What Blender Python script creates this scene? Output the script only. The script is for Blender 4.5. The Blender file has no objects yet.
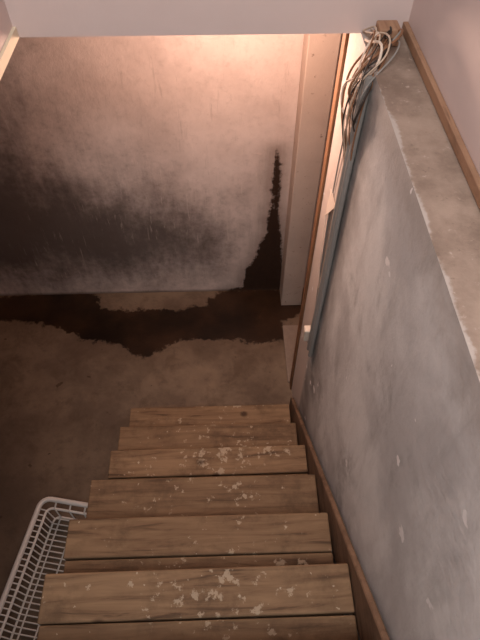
import bpy, math, random
import numpy as np
from mathutils import Matrix, Vector
random.seed(4)
S=bpy.context.scene
S.view_settings.view_transform='Standard'
H=2.6144
# ---------------- helpers
def lin(c):
    return tuple((x/255/12.92 if x/255<=.04045 else ((x/255+.055)/1.055)**2.4) for x in c)+(1,)
def link(o,parent=None):
    S.collection.objects.link(o)
    if parent: o.parent=parent
    return o
def mesh_obj(name,verts,faces,mat=None,parent=None,smooth=False):
    m=bpy.data.meshes.new(name); m.from_pydata(verts,[],faces); m.update()
    if mat: m.materials.append(mat)
    if smooth:
        for p in m.polygons: p.use_smooth=True
    return link(bpy.data.objects.new(name,m),parent)
def box(name,a,b,mat,parent=None,bevel=0,local=False):
    x0,y0,z0=a; x1,y1,z1=b
    c=Vector(((x0+x1)/2,(y0+y1)/2,(z0+z1)/2))
    v=[Vector(p)-c for p in [(x0,y0,z0),(x1,y0,z0),(x1,y1,z0),(x0,y1,z0),(x0,y0,z1),(x1,y0,z1),(x1,y1,z1),(x0,y1,z1)]]
    f=[(0,3,2,1),(4,5,6,7),(0,1,5,4),(1,2,6,5),(2,3,7,6),(3,0,4,7)]
    o=mesh_obj(name,v,f,mat,parent); o.location=c
    if bevel:
        md=o.modifiers.new('b','BEVEL'); md.width=bevel; md.segments=2
    return o
def empty(name,loc=(0,0,0)):
    o=bpy.data.objects.new(name,None); o.location=loc; link(o); o.empty_display_size=.05; return o
def tube(name,pts,r,mat,parent=None,cyclic=False,smooth=True):
    cu=bpy.data.curves.new(name,'CURVE'); cu.dimensions='3D'; cu.bevel_depth=r; cu.bevel_resolution=3
    if smooth:
        sp=cu.splines.new('BEZIER'); sp.bezier_points.add(len(pts)-1)
        for b,p in zip(sp.bezier_points,pts):
            b.co=p; b.handle_left_type=b.handle_right_type='AUTO'
        sp.resolution_u=8
    else:
        sp=cu.splines.new('POLY'); sp.points.add(len(pts)-1)
        for b,p in zip(sp.points,pts): b.co=(*p,1)
    sp.use_cyclic_u=cyclic; cu.use_fill_caps=True
    cu.materials.append(mat)
    return link(bpy.data.objects.new(name,cu),parent)
class NT:
    def __init__(s,name):
        s.m=bpy.data.materials.new(name); s.m.use_nodes=True; s.t=s.m.node_tree; s.b=s.t.nodes['Principled BSDF']
    def n(s,ty,**k):
        nd=s.t.nodes.new(ty)
        for a,v in k.items(): setattr(nd,a,v)
        return nd
    def l(s,a,b): s.t.links.new(a,b)
    def coord(s,scale=(1,1,1),kind='Position',loc=None):
        if kind=='Position': o=s.n('ShaderNodeNewGeometry').outputs['Position']
        else: o=s.n('ShaderNodeTexCoord').outputs['Object']
        mp=s.n('ShaderNodeMapping'); s.l(o,mp.inputs[0]); mp.inputs['Scale'].default_value=scale
        if loc is not None: s.l(loc,mp.inputs['Location'])
        return mp.outputs[0]
    def noise(s,co,scale,detail=6,rough=.6,dist=0):
        t=s.n('ShaderNodeTexNoise'); s.l(co,t.inputs['Vector']); t.inputs['Scale'].default_value=scale
        t.inputs['Detail'].default_value=detail; t.inputs['Roughness'].default_value=rough; t.inputs['Distortion'].default_value=dist
        return t.outputs['Fac']
    def ramp(s,f,a,b,va=0,vb=1):
        r=s.n('ShaderNodeMapRange'); s.l(f,r.inputs[0]); r.inputs[1].default_value=a; r.inputs[2].default_value=b
        r.inputs[3].default_value=va; r.inputs[4].default_value=vb; r.interpolation_type='SMOOTHSTEP'; return r.outputs[0]
    def math(s,op,a,b=0.):
        m=s.n('ShaderNodeMath',operation=op)
        for i,v in enumerate((a,b)):
            if isinstance(v,(int,float)): m.inputs[i].default_value=v
            else: s.l(v,m.inputs[i])
        return m.outputs[0]
    def mix(s,f,a,b,mode='MIX'):
        m=s.n('ShaderNodeMix',data_type='RGBA',blend_type=mode)
        if isinstance(f,(int,float)): m.inputs[0].default_value=f
        else: s.l(f,m.inputs[0])
        for i,v in ((6,a),(7,b)):
            if isinstance(v,tuple): m.inputs[i].default_value=v
            else: s.l(v,m.inputs[i])
        return m.outputs[2]
    def attr(s,n): return s.n('ShaderNodeAttribute',attribute_name=n).outputs['Fac']
    def xyz(s):
        g=s.n('ShaderNodeNewGeometry'); p=s.n('ShaderNodeSeparateXYZ'); s.l(g.outputs['Position'],p.inputs[0]); return p.outputs
    def bump(s,h,st=.3,d=.01):
        b=s.n('ShaderNodeBump'); b.inputs['Strength'].default_value=st; b.inputs['Distance'].default_value=d
        s.l(h,b.inputs['Height']); s.l(b.outputs[0],s.b.inputs['Normal'])
    def out(s,c,r=.8,spec=.3):
        if isinstance(c,tuple): s.b.inputs['Base Color'].default_value=c
        else: s.l(c,s.b.inputs['Base Color'])
        if isinstance(r,(int,float)): s.b.inputs['Roughness'].default_value=r
        else: s.l(r,s.b.inputs['Roughness'])
        s.b.inputs['Specular IOR Level'].default_value=spec
        return s.m
def plain(name,c,r=.6,metal=0,var=.15):
    q=NT(name); co=q.coord(); f=q.noise(co,60,4)
    d=tuple(x*(1-var) for x in lin(c)[:3])+(1,)
    m=q.out(q.mix(f,lin(c),d),r); q.b.inputs['Metallic'].default_value=metal; return m

# ---------------- camera
pitch,yaw,roll=0.9332,0.0326,0.0036
F=Vector((math.sin(yaw)*math.cos(pitch),math.cos(yaw)*math.cos(pitch),-math.sin(pitch)))
R=Vector((math.cos(yaw),-math.sin(yaw),0)); U=R.cross(F)
R2=math.cos(roll)*R+math.sin(roll)*U; U2=-math.sin(roll)*R+math.cos(roll)*U
cd=bpy.data.cameras.new('camera'); cam=link(bpy.data.objects.new('camera',cd))
M=Matrix((R2,U2,-F)).transposed().to_4x4(); M.translation=Vector((0,0,H)); cam.matrix_world=M
cd.sensor_fit='AUTO'; cd.sensor_width=36; cd.lens=29.99; cd.clip_start=.02
S.camera=cam

# water stain outlines in metres: on the floor (x,y) and on the back wall (x,z)
fp=[(-1.822, 2.177), (-1.442, 2.158), (-1.07, 2.181), (-0.841, 2.166), (-0.808, 2.053), (-0.614, 2.024), (-0.306, 2.023), (-0.133, 2.066), (-0.083, 2.145), (0.07, 2.173), (0.332, 2.174), (0.44, 2.034), (0.452, 1.971), (0.332, 1.928), (0.322, 1.79), (0.237, 1.765), (-0.09, 1.806), (-0.298, 1.80), (-0.384, 1.745), (-0.496, 1.68), (-0.586, 1.71), (-0.663, 1.78), (-0.862, 1.81), (-0.937, 1.875), (-1.153, 1.945), (-1.403, 1.98), (-1.776, 2.015)]
wp=[(-0.045, -0.03), (0.0,.012),(0.085, 0.03), (0.106, 0.194), (0.164, 0.298), (0.184, 0.43), (0.232, 0.507), (0.223, 0.583), (0.242, 0.738), (0.23, 0.869), (0.235, 0.96), (0.246, 1.036), (0.265, 0.96), (0.268, 0.836), (0.265, 0.703), (0.285, 0.559), (0.306, 0.402), (0.349, -0.065)]
def sdf(P,poly):
    poly=np.array(poly); n=len(poly); d=np.full(len(P),1e9); ins=np.zeros(len(P),bool)
    for i in range(n):
        a=poly[i]; b=poly[(i+1)%n]; e=b-a; w=P-a
        t=np.clip((w@e)/(e@e),0,1); dd=np.linalg.norm(w-t[:,None]*e,axis=1); d=np.minimum(d,dd)
        c=((a[1]>P[:,1])!=(b[1]>P[:,1]))&(P[:,0]<(b[0]-a[0])*(P[:,1]-a[1])/(b[1]-a[1]+1e-12)+a[0])
        ins^=c
    return np.where(ins,-d,d)
def grid(name,u0,u1,v0,v1,st,fn,mat,attrs):
    nu=int((u1-u0)/st)+1; nv=int((v1-v0)/st)+1
    uu,vv=np.meshgrid(np.linspace(u0,u1,nu),np.linspace(v0,v1,nv)); P=np.stack([uu.ravel(),vv.ravel()],1)
    verts=[fn(a,b) for a,b in P]
    faces=[(j*nu+i,j*nu+i+1,(j+1)*nu+i+1,(j+1)*nu+i) for j in range(nv-1) for i in range(nu-1)]
    o=mesh_obj(name,verts,faces,mat)
    for k,f in attrs.items():
        a=o.data.attributes.new(k,'FLOAT','POINT'); a.data.foreach_set('value',f(P).astype(np.float32))
    return o

# ---------------- materials
q=NT('concrete_floor'); co=q.coord()
n1=q.noise(co,2.0,8,.65); n2=q.noise(co,14,8,.7); n3=q.noise(co,70,3,.6); n4=q.noise(co,5,7,.65,.5)
c=q.mix(q.ramp(n1,.35,.65),lin((136,117,99)),lin((102,86,73)))
c=q.mix(q.math('MULTIPLY',q.ramp(n4,.48,.66),.5),c,lin((88,72,58)))
c=q.mix(q.math('MULTIPLY',q.ramp(n2,.48,.75),.6),c,lin((82,68,58)))
c=q.mix(q.math('MULTIPLY',q.ramp(n3,.70,.78),.5),c,lin((150,134,118)))
sp=q.noise(co,13,3,.5); c=q.mix(q.math('MULTIPLY',q.ramp(sp,.70,.73),.7),c,lin((66,48,36)))
c=q.mix(q.math('MULTIPLY',q.attr('left_shade'),.6),c,lin((56,46,40)))
wet=q.math('ADD',q.attr('wet'),q.math('MULTIPLY',q.math('SUBTRACT',n2,.5),.17))
wf=q.ramp(wet,-.008,.012,1,0)
c=q.mix(q.math('MULTIPLY',q.ramp(wet,0,.22,1,0),.35),c,lin((80,60,46)))
c=q.mix(wf,c,q.mix(q.ramp(n1,.35,.65),lin((58,39,26)),lin((28,19,13))))
floor_m=q.out(c,q.ramp(wf,0,1,.85,.35)); q.bump(n3,.3,.003)
# back wall
q=NT('stained_plaster'); co=q.coord(); cs=q.coord((4,1,.9))
n1=q.noise(co,2.6,8,.65); n2=q.noise(co,24,8,.72); ns=q.noise(cs,3.0,9,.7,.3); nt=q.noise(q.coord((20,1,2.0)),3,7,.68,.5)
nm=q.noise(co,1.7,3,.5)
c=q.mix(q.ramp(n1,.3,.7),lin((224,208,202)),lin((196,180,174)))
c=q.mix(q.math('MULTIPLY',q.ramp(n2,.48,.8),.4),c,lin((160,144,138)))
mo=q.math('ADD',q.attr('mould_falloff'),q.math('MULTIPLY',q.math('SUBTRACT',n1,.5),1.1))
mo=q.math('ADD',mo,q.math('MULTIPLY',q.math('SUBTRACT',ns,.5),.75))
mo=q.math('ADD',mo,q.math('MULTIPLY',q.math('SUBTRACT',n2,.5),.6))
c=q.mix(q.math('MULTIPLY',q.ramp(mo,.0,1.2),.88),c,lin((74,64,60)))
sm=q.ramp(nm,.42,.6)
c=q.mix(q.math('MULTIPLY',q.math('MULTIPLY',q.ramp(nt,.58,.70),sm),.4),c,lin((224,210,202)))
c=q.mix(q.math('MULTIPLY',q.ramp(nt,.42,.30),.2),c,lin((110,96,90)))
nd=q.noise(q.coord((9,1,.7)),5,6,.6)
wet=q.math('ADD',q.attr('wet'),q.math('MULTIPLY',q.math('SUBTRACT',n2,.5),.08))
wet=q.math('ADD',wet,q.math('MULTIPLY',q.math('SUBTRACT',nd,.5),.05))
c=q.mix(q.math('MULTIPLY',q.ramp(wet,0,.10,1,0),.5),c,lin((100,80,66)))
c=q.mix(q.ramp(wet,-.006,.014,1,0),c,q.mix(n2,lin((66,46,34)),lin((36,26,21))))
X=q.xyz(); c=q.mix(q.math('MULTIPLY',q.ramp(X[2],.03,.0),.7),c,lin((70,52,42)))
wall_m=q.out(c,.9,.2); q.bump(n2,.5,.006)
# right foundation
q=NT('mottled_foundation_paint'); co=q.coord(); n1=q.noise(co,2.0,7,.6,.3); n2=q.noise(co,26,8,.7); nv=q.noise(q.coord((1,4,1)),2.4,8,.6); ng=q.noise(q.coord((1,1,.7)),4.2,8,.7,.4)
X=q.xyz()
c=q.mix(q.math('MULTIPLY',q.ramp(n1,.40,.62),.65),lin((228,228,228)),lin((172,170,171)))
c=q.mix(q.math('MULTIPLY',q.ramp(nv,.5,.78),.4),c,lin((128,125,122)))
c=q.mix(q.math('MULTIPLY',q.ramp(ng,.52,.74),.6),c,lin((110,108,106)))
band=q.math('MULTIPLY',q.ramp(X[1],.98,1.12),q.ramp(X[1],1.26,1.2,0,1))
c=q.mix(q.math('MULTIPLY',q.math('MULTIPLY',band,q.ramp(n1,.3,.6)),.65),c,lin((110,104,100)))
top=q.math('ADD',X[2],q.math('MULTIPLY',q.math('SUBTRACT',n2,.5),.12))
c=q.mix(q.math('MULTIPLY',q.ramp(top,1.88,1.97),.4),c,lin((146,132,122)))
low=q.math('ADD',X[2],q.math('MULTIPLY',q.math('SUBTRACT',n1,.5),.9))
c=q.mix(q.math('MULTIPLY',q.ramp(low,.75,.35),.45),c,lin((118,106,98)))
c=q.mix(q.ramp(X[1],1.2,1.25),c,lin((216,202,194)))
c=q.mix(q.math('MULTIPLY',q.ramp(n2,.5,.8),.2),c,lin((150,142,138)))
nf=q.noise(co,16,3,.5)
c=q.mix(q.ramp(nf,.70,.72),c,lin((240,238,238)))
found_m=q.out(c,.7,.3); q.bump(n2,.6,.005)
# ledge
q=NT('ledge_concrete'); co=q.coord(); n1=q.noise(co,6,8,.65); n2=q.noise(co,45,6,.7); X=q.xyz()
c=q.mix(q.ramp(n1,.35,.65),lin((174,154,140)),lin((136,118,106)))
c=q.mix(q.ramp(n2,.6,.72),c,lin((192,174,162))); c=q.mix(q.math('MULTIPLY',q.ramp(n2,.25,.4,1,0),.6),c,lin((96,80,70)))
ed=q.math('ADD',X[0],q.math('MULTIPLY',q.math('SUBTRACT',n1,.5),.09)); c=q.mix(q.math('MULTIPLY',q.ramp(ed,.334,.342,1,0),.6),c,lin((205,198,194)))
ledge_m=q.out(c,.9,.2); q.bump(n2,.5,.004)
q=NT('painted_drywall'); co=q.coord(); n1=q.noise(co,4,6,.6); n2=q.noise(co,70,4)
c=q.mix(n1,lin((222,206,202)),lin((208,190,186))); paint_m=q.out(c,.7,.3); q.bump(n2,.1,.002)
q=NT('chipped_white_paint'); co=q.coord(); n1=q.noise(co,5,8,.65); n2=q.noise(co,30,7,.75)
c=q.mix(n1,lin((204,186,174)),lin((166,148,138))); c=q.mix(q.ramp(n2,.60,.7),c,lin((116,96,84)))
post_m=q.out(c,.8,.2); q.bump(n2,.4,.004)
q=NT('threshold_concrete'); co=q.coord(); n2=q.noise(co,30,7,.75)
thr_m=q.out(q.mix(n2,lin((164,146,132)),lin((120,104,94))),.9,.2)
def wood(name,a,b,d,splat=True,axis=0):
    q=NT(name)
    oi=q.n('ShaderNodeObjectInfo'); cx=q.n('ShaderNodeCombineXYZ'); r=q.math('MULTIPLY',oi.outputs['Random'],40.)
    for i in range(3): q.l(r,cx.inputs[i])
    sc=(1.2,14,14) if axis==0 else (14,1.2,14) if axis==1 else (14,14,1.2)
    co=q.coord(sc,'Object',cx.outputs[0]); g=q.noise(co,3,9,.65,.6); iso=q.coord((1,1,1),'Object',cx.outputs[0]); n=q.noise(iso,7,8,.7)
    c=q.mix(q.ramp(g,.3,.7),lin(a),lin(b)); c=q.mix(q.math('MULTIPLY',q.ramp(g,.56,.70),.8),c,lin(d))
    c=q.mix(q.math('MULTIPLY',q.ramp(n,.45,.7),.6),c,lin(d))
    c=q.mix(q.math('MULTIPLY',q.ramp(oi.outputs['Random'],0,1),.35),c,lin(d))
    if splat:
        X=q.xyz()
        dx=q.math('ABSOLUTE',q.math('SUBTRACT',X[0],.0)); msk=q.ramp(dx,.05,.40,.08,0)
        wn=q.noise(q.coord(),5,2,.5); msk=q.math('ADD',msk,q.ramp(wn,.40,.65,-.05,.05))
        w2=q.noise(q.coord(),30,6,.66,0)
        c=q.mix(q.math('MULTIPLY',q.ramp(q.math('ADD',w2,msk),.655,.71),.6),c,lin((188,172,150)))
        w3=q.noise(q.coord(),60,2,.5,0)
        c=q.mix(q.math('MULTIPLY',q.ramp(w3,.72,.76),.65),c,lin((190,176,156)))
        vo=q.n('ShaderNodeTexVoronoi'); q.l(q.coord((1,1.2,1),'Object',cx.outputs[0]),vo.inputs['Vector']); vo.inputs['Scale'].default_value=4
        c=q.mix(q.ramp(vo.outputs['Distance'],.05,.11,.85,0),c,lin((58,38,25)))
    m=q.out(c,.7,.25); q.bump(g,.4,.003); return m
tread_m=wood('worn_tread_wood',(144,117,90),(114,89,67),(72,54,40))
string_m=wood('stringer_wood',(134,108,88),(104,82,66),(70,54,43),False,1)
trim_m=wood('stained_trim_wood',(170,126,92),(142,100,72),(98,70,50),False,2)
sill_m=wood('sill_wood',(196,156,126),(168,130,104),(122,94,76),False,1)
white_wire=plain('white_coated_wire',(222,218,214),.45,0,.08)
gray=plain('gray_cable_sheath',(158,154,150),.5)
dark=plain('dark_cable_sheath',(60,52,48),.5)
cream=plain('cream_cable_sheath',(210,190,170),.5)
copper=plain('brown_wire',(150,108,80),.5)
plast=plain('connector_plastic',(226,214,200),.5)
paper=plain('torn_paper',(240,222,206),.9)

# ---------------- room shell
D=2.169
def left_shade_map(P): return np.clip((-P[:,0]-.45)/.9,0,1)*np.clip((2.0-P[:,1])/.8,0,1)  # shade over the left of the floor, put into its colour
grid('floor',-3,1.5,-1.0,D+.02,.02,lambda a,b:(a,b,0),floor_m,{'wet':lambda P:sdf(P,fp),'left_shade':left_shade_map})
def mould_falloff(P):
    g=lambda cx,cz,sx,sz:np.exp(-(((P[:,0]-cx)/sx)**2+((P[:,1]-cz)/sz)**2))
    return 1.0*g(-1.0,.5,.68,.42)+.8*g(-.25,.45,.38,.30)+1.0*g(-1.5,1.1,.65,.9)-.25*g(-.1,1.4,.5,.5)  # mould patches, plus light falloff at the left edge painted in
grid('wall_back',-3,1.5,0,2.0,.02,lambda a,b:(a,D,b),wall_m,{'wet':lambda P:sdf(P,wp),'mould_falloff':mould_falloff})
box('wall_left',(-3.1,-1.0,0),(-3.0,D,1.99),wall_m)
box('ceiling',(-3,1.36,1.99),(1.5,D+.1,2.1),paint_m)
box('ceiling_side',(-3,-1.0,1.99),(-.55,1.36,2.1),paint_m)
box('wall_header',(-.55,1.33,1.985),(.5,1.36,3.6),paint_m)
box('wall_stairwell_left',(-.55,-1.2,1.985),(-.5,1.33,3.6),paint_m)
box('trim_stairwell_left',(-.50,-1.0,1.985),(-.492,1.33,2.01),plain('cream_trim_paint',(240,226,200),.5))
box('wall_stairwell_right',(.447,-1.2,2.01),(.5,1.33,3.6),paint_m)
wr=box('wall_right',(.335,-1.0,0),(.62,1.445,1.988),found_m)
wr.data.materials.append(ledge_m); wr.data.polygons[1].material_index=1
box('sill_trim',(.434,-1.0,1.99),(.4465,1.33,2.012),sill_m,bevel=.002)
box('door_jamb_trim',(.327,1.446,0.0),(.62,1.486,1.985),trim_m)
box('wall_post',(.3217,2.04,0),(.445,D+.01,1.99),post_m,bevel=.004)
box('door_threshold',(.318,1.49,0),(.62,1.88,.012),thr_m,bevel=.003)
box('wall_recess_right',(1.4,1.4,0),(1.5,D,1.99),post_m)

# ---------------- stairs
st=empty('wooden_staircase')
RUN,RISE=.19,.1839
for i in range(9):
    y=1.262-i*RUN; z=H-2.4306+i*RISE
    jx=random.uniform(-.01,.01); ja=random.uniform(-.004,.004)
    w=.115 if i!=3 else .142
    a=box(f'tread_{i+1}_front_board',(-.5045+jx,y-w,z-.036),(.2955+ja,y,z),tread_m,st,.004)
    a.rotation_euler=(0,0,random.uniform(-.006,.006))
    box(f'tread_{i+1}_back_board',(-.5045+jx+.006,y-.235,z-.038),(.2955+ja,y-w-.004,z-.002),tread_m,st,.004)
def carriage(name,x0,x1):
    pts=[(1.262-.03,0)]
    for i in range(9):
        z=H-2.4306+i*RISE-.038
        pts.append((1.262-.03-i*RUN,z)); pts.append((1.262-.03-(i+1)*RUN,z))
    yl,zl=pts[-1]
    P=pts+[(yl,zl-.35),(1.262-.03-.32,0)]; n=len(P)
    v=[(x0,a,b) for a,b in P]+[(x1,a,b) for a,b in P]
    f=[tuple(range(n)),tuple(reversed(range(n,2*n)))]+[(i,i+n,(i+1)%n+n,(i+1)%n) for i in range(n)]
    return mesh_obj(name,v,f,string_m,st)
carriage('carriage_left',-.47,-.435); carriage('carriage_right',.24,.275)
sl=RISE/RUN
def zline(y): return (H-2.4306)+(1.262-y)*sl
y0,y1=1.30,-.6
v=[]
for x in (.303,.320):
    v+=[(x,y0,zline(y0)-.14),(x,y0,zline(y0)+.035),(x,y1,zline(y1)+.035),(x,y1,zline(y1)-.20)]
o=mesh_obj('skirt_board',v,[(0,1,2,3),(7,6,5,4),(1,5,6,2),(0,4,5,1),(3,2,6,7),(0,3,7,4)],string_m,st)
md=o.modifiers.new('b','BEVEL'); md.width=.003

# ---------------- wire rack
rack=empty('wire_rack',(-.885,.835,0)); rack.rotation_euler=(0,0,math.radians(-11))
Lx,Ly,zt=.42,.80,.14
def rr(x0,x1,y0,y1,z,r,n=6):
    p=[]
    for cx,cy,a0 in ((x1-r,y1-r,0),(x0+r,y1-r,90),(x0+r,y0+r,180),(x1-r,y0+r,270)):
        for k in range(n+1):
            a=math.radians(a0+90*k/n); p.append((cx+r*math.cos(a),cy+r*math.sin(a),z))
    return p
tube('rim_outer',rr(0,Lx,-Ly,0,zt,.045),.012,white_wire,rack,True,False)
tube('rim_inner',rr(.035,Lx-.035,-Ly+.035,-.035,zt-.015,.03),.006,white_wire,rack,True,False)
tube('base_ring',rr(.04,Lx-.04,-Ly+.04,-.04,.01,.03),.005,white_wire,rack,True,False)
k=0; y=-.05
while y>-Ly+.04:
    k+=1
    tube(f'cross_wire_{k}',[(.0,y,zt),(.036,y,zt-.012),(.04,y,.012),(Lx-.04,y,.012),(Lx-.036,y,zt-.012),(Lx,y,zt)],.003,white_wire,rack,False,False); y-=.024
for j,x in enumerate((.07,.14,.21,.28,.35)):
    tube(f'long_wire_{j+1}',[(x,0,zt),(x,-.036,zt-.012),(x,-.04,.015),(x,-Ly+.04,.015),(x,-Ly+.036,zt-.012),(x,-Ly,zt)],.004,white_wire,rack,False,False)
    
# ---------------- cables
cb=empty('cable_bundle')
for j,(yy,xx,r) in enumerate(((1.150,.325,.009),(1.175,.324,.010),(1.198,.327,.007),(1.222,.330,.0045))):
    tube(f'cable_{j+1}',[(xx,yy-.01,1.98),(xx-.002,yy+random.uniform(-.008,.008),1.6),(xx,yy+.010,1.25),(xx-.002,yy+.014,.95),(xx,yy+.02+.008*j,.78)],r,gray if j<3 else cream,cb)
tube('cable_thin',[(.345,1.29,1.98),(.331,1.27,1.85),(.331,1.30,1.5),(.331,1.27,1.15),(.331,1.22,.8)],.0025,gray,cb)
mats=[cream,copper,dark,gray,copper,dark,copper,paper]
for j in range(18):
    a=Vector((.33+random.uniform(0,.10),1.30+random.uniform(-.03,.025),1.997)); b=Vector((.328,1.17+random.uniform(-.02,.05),1.80+random.uniform(-.18,.10)))
    m1=Vector((.35+random.uniform(-.02,.06),1.22+random.uniform(-.08,.05),2.005+random.uniform(0,.03)))
    m2=Vector((.312+random.uniform(-.022,.010),1.19+random.uniform(-.08,.07),1.92+random.uniform(-.07,.04)))
    tube(f'loose_wire_{j+1}',[a,m1,m2,b],random.choice((.0015,.002,.003)),mats[j%8],cb)
box('connector_block',(.300,1.225,.80),(.332,1.26,.87),plast,cb,.006)
box('junction_block',(.36,1.25,1.99),(.41,1.30,2.03),sill_m,cb,.004)
v=[(.333,1.25,1.50),(.325,1.31,1.52),(.315,1.28,1.44),(.328,1.335,1.42),(.316,1.27,1.34),(.326,1.32,1.31),(.318,1.26,1.24),(.328,1.30,1.22),(.330,1.26,1.1)]
o=mesh_obj('torn_paper',v,[(0,1,2),(1,3,2),(2,3,4),(3,5,4),(4,5,6),(5,7,6),(6,7,8)],paper,cb)
md=o.modifiers.new('s','SOLIDIFY'); md.thickness=.003

# ---------------- lights
bl=empty('ceiling_bulb',(.08,1.70,1.99))
bulb_m=bpy.data.materials.new('bulb_glass'); bulb_m.use_nodes=True
bb=bulb_m.node_tree.nodes['Principled BSDF']; bb.inputs['Emission Color'].default_value=(1,.65,.48,1); bb.inputs['Emission Strength'].default_value=3
def lathe(name,prof,mat,parent):
    v=[];f=[];n=16
    for r,z in prof:
        for k in range(n): v.append((r*math.cos(2*math.pi*k/n),r*math.sin(2*math.pi*k/n),z))
    for i in range(len(prof)-1):
        for k in range(n): f.append((i*n+k,i*n+(k+1)%n,(i+1)*n+(k+1)%n,(i+1)*n+k))
    return mesh_obj(name,v,f,mat,parent,True)
lathe('socket',[(.0,0),(.045,0),(.045,-.015),(.022,-.03),(.018,-.05)],plast,bl)
lathe('bulb',[(.014,-.05),(.02,-.065),(.03,-.085),(.03,-.1),(.02,-.118),(0,-.125)],bulb_m,bl)
L=bpy.data.lights.new('bulb_light','POINT'); L.energy=19; L.color=(1,.66,.50); L.shadow_soft_size=.06
lo=link(bpy.data.objects.new('bulb_light',L)); lo.location=(.05,1.70,1.80)
L=bpy.data.lights.new('stairwell_light','AREA'); L.energy=31; L.color=(1,.97,.94); L.size=.7
lo=link(bpy.data.objects.new('stairwell_light',L)); lo.location=(-.1,-.5,3.7)
lo.rotation_euler=(Vector((.05,.6,1.2))-lo.location).to_track_quat('-Z','Y').to_euler()
w=bpy.data.worlds.new('world'); S.world=w; w.use_nodes=True
w.node_tree.nodes['Background'].inputs[0].default_value=(.95,.92,.92,1); w.node_tree.nodes['Background'].inputs[1].default_value=.11
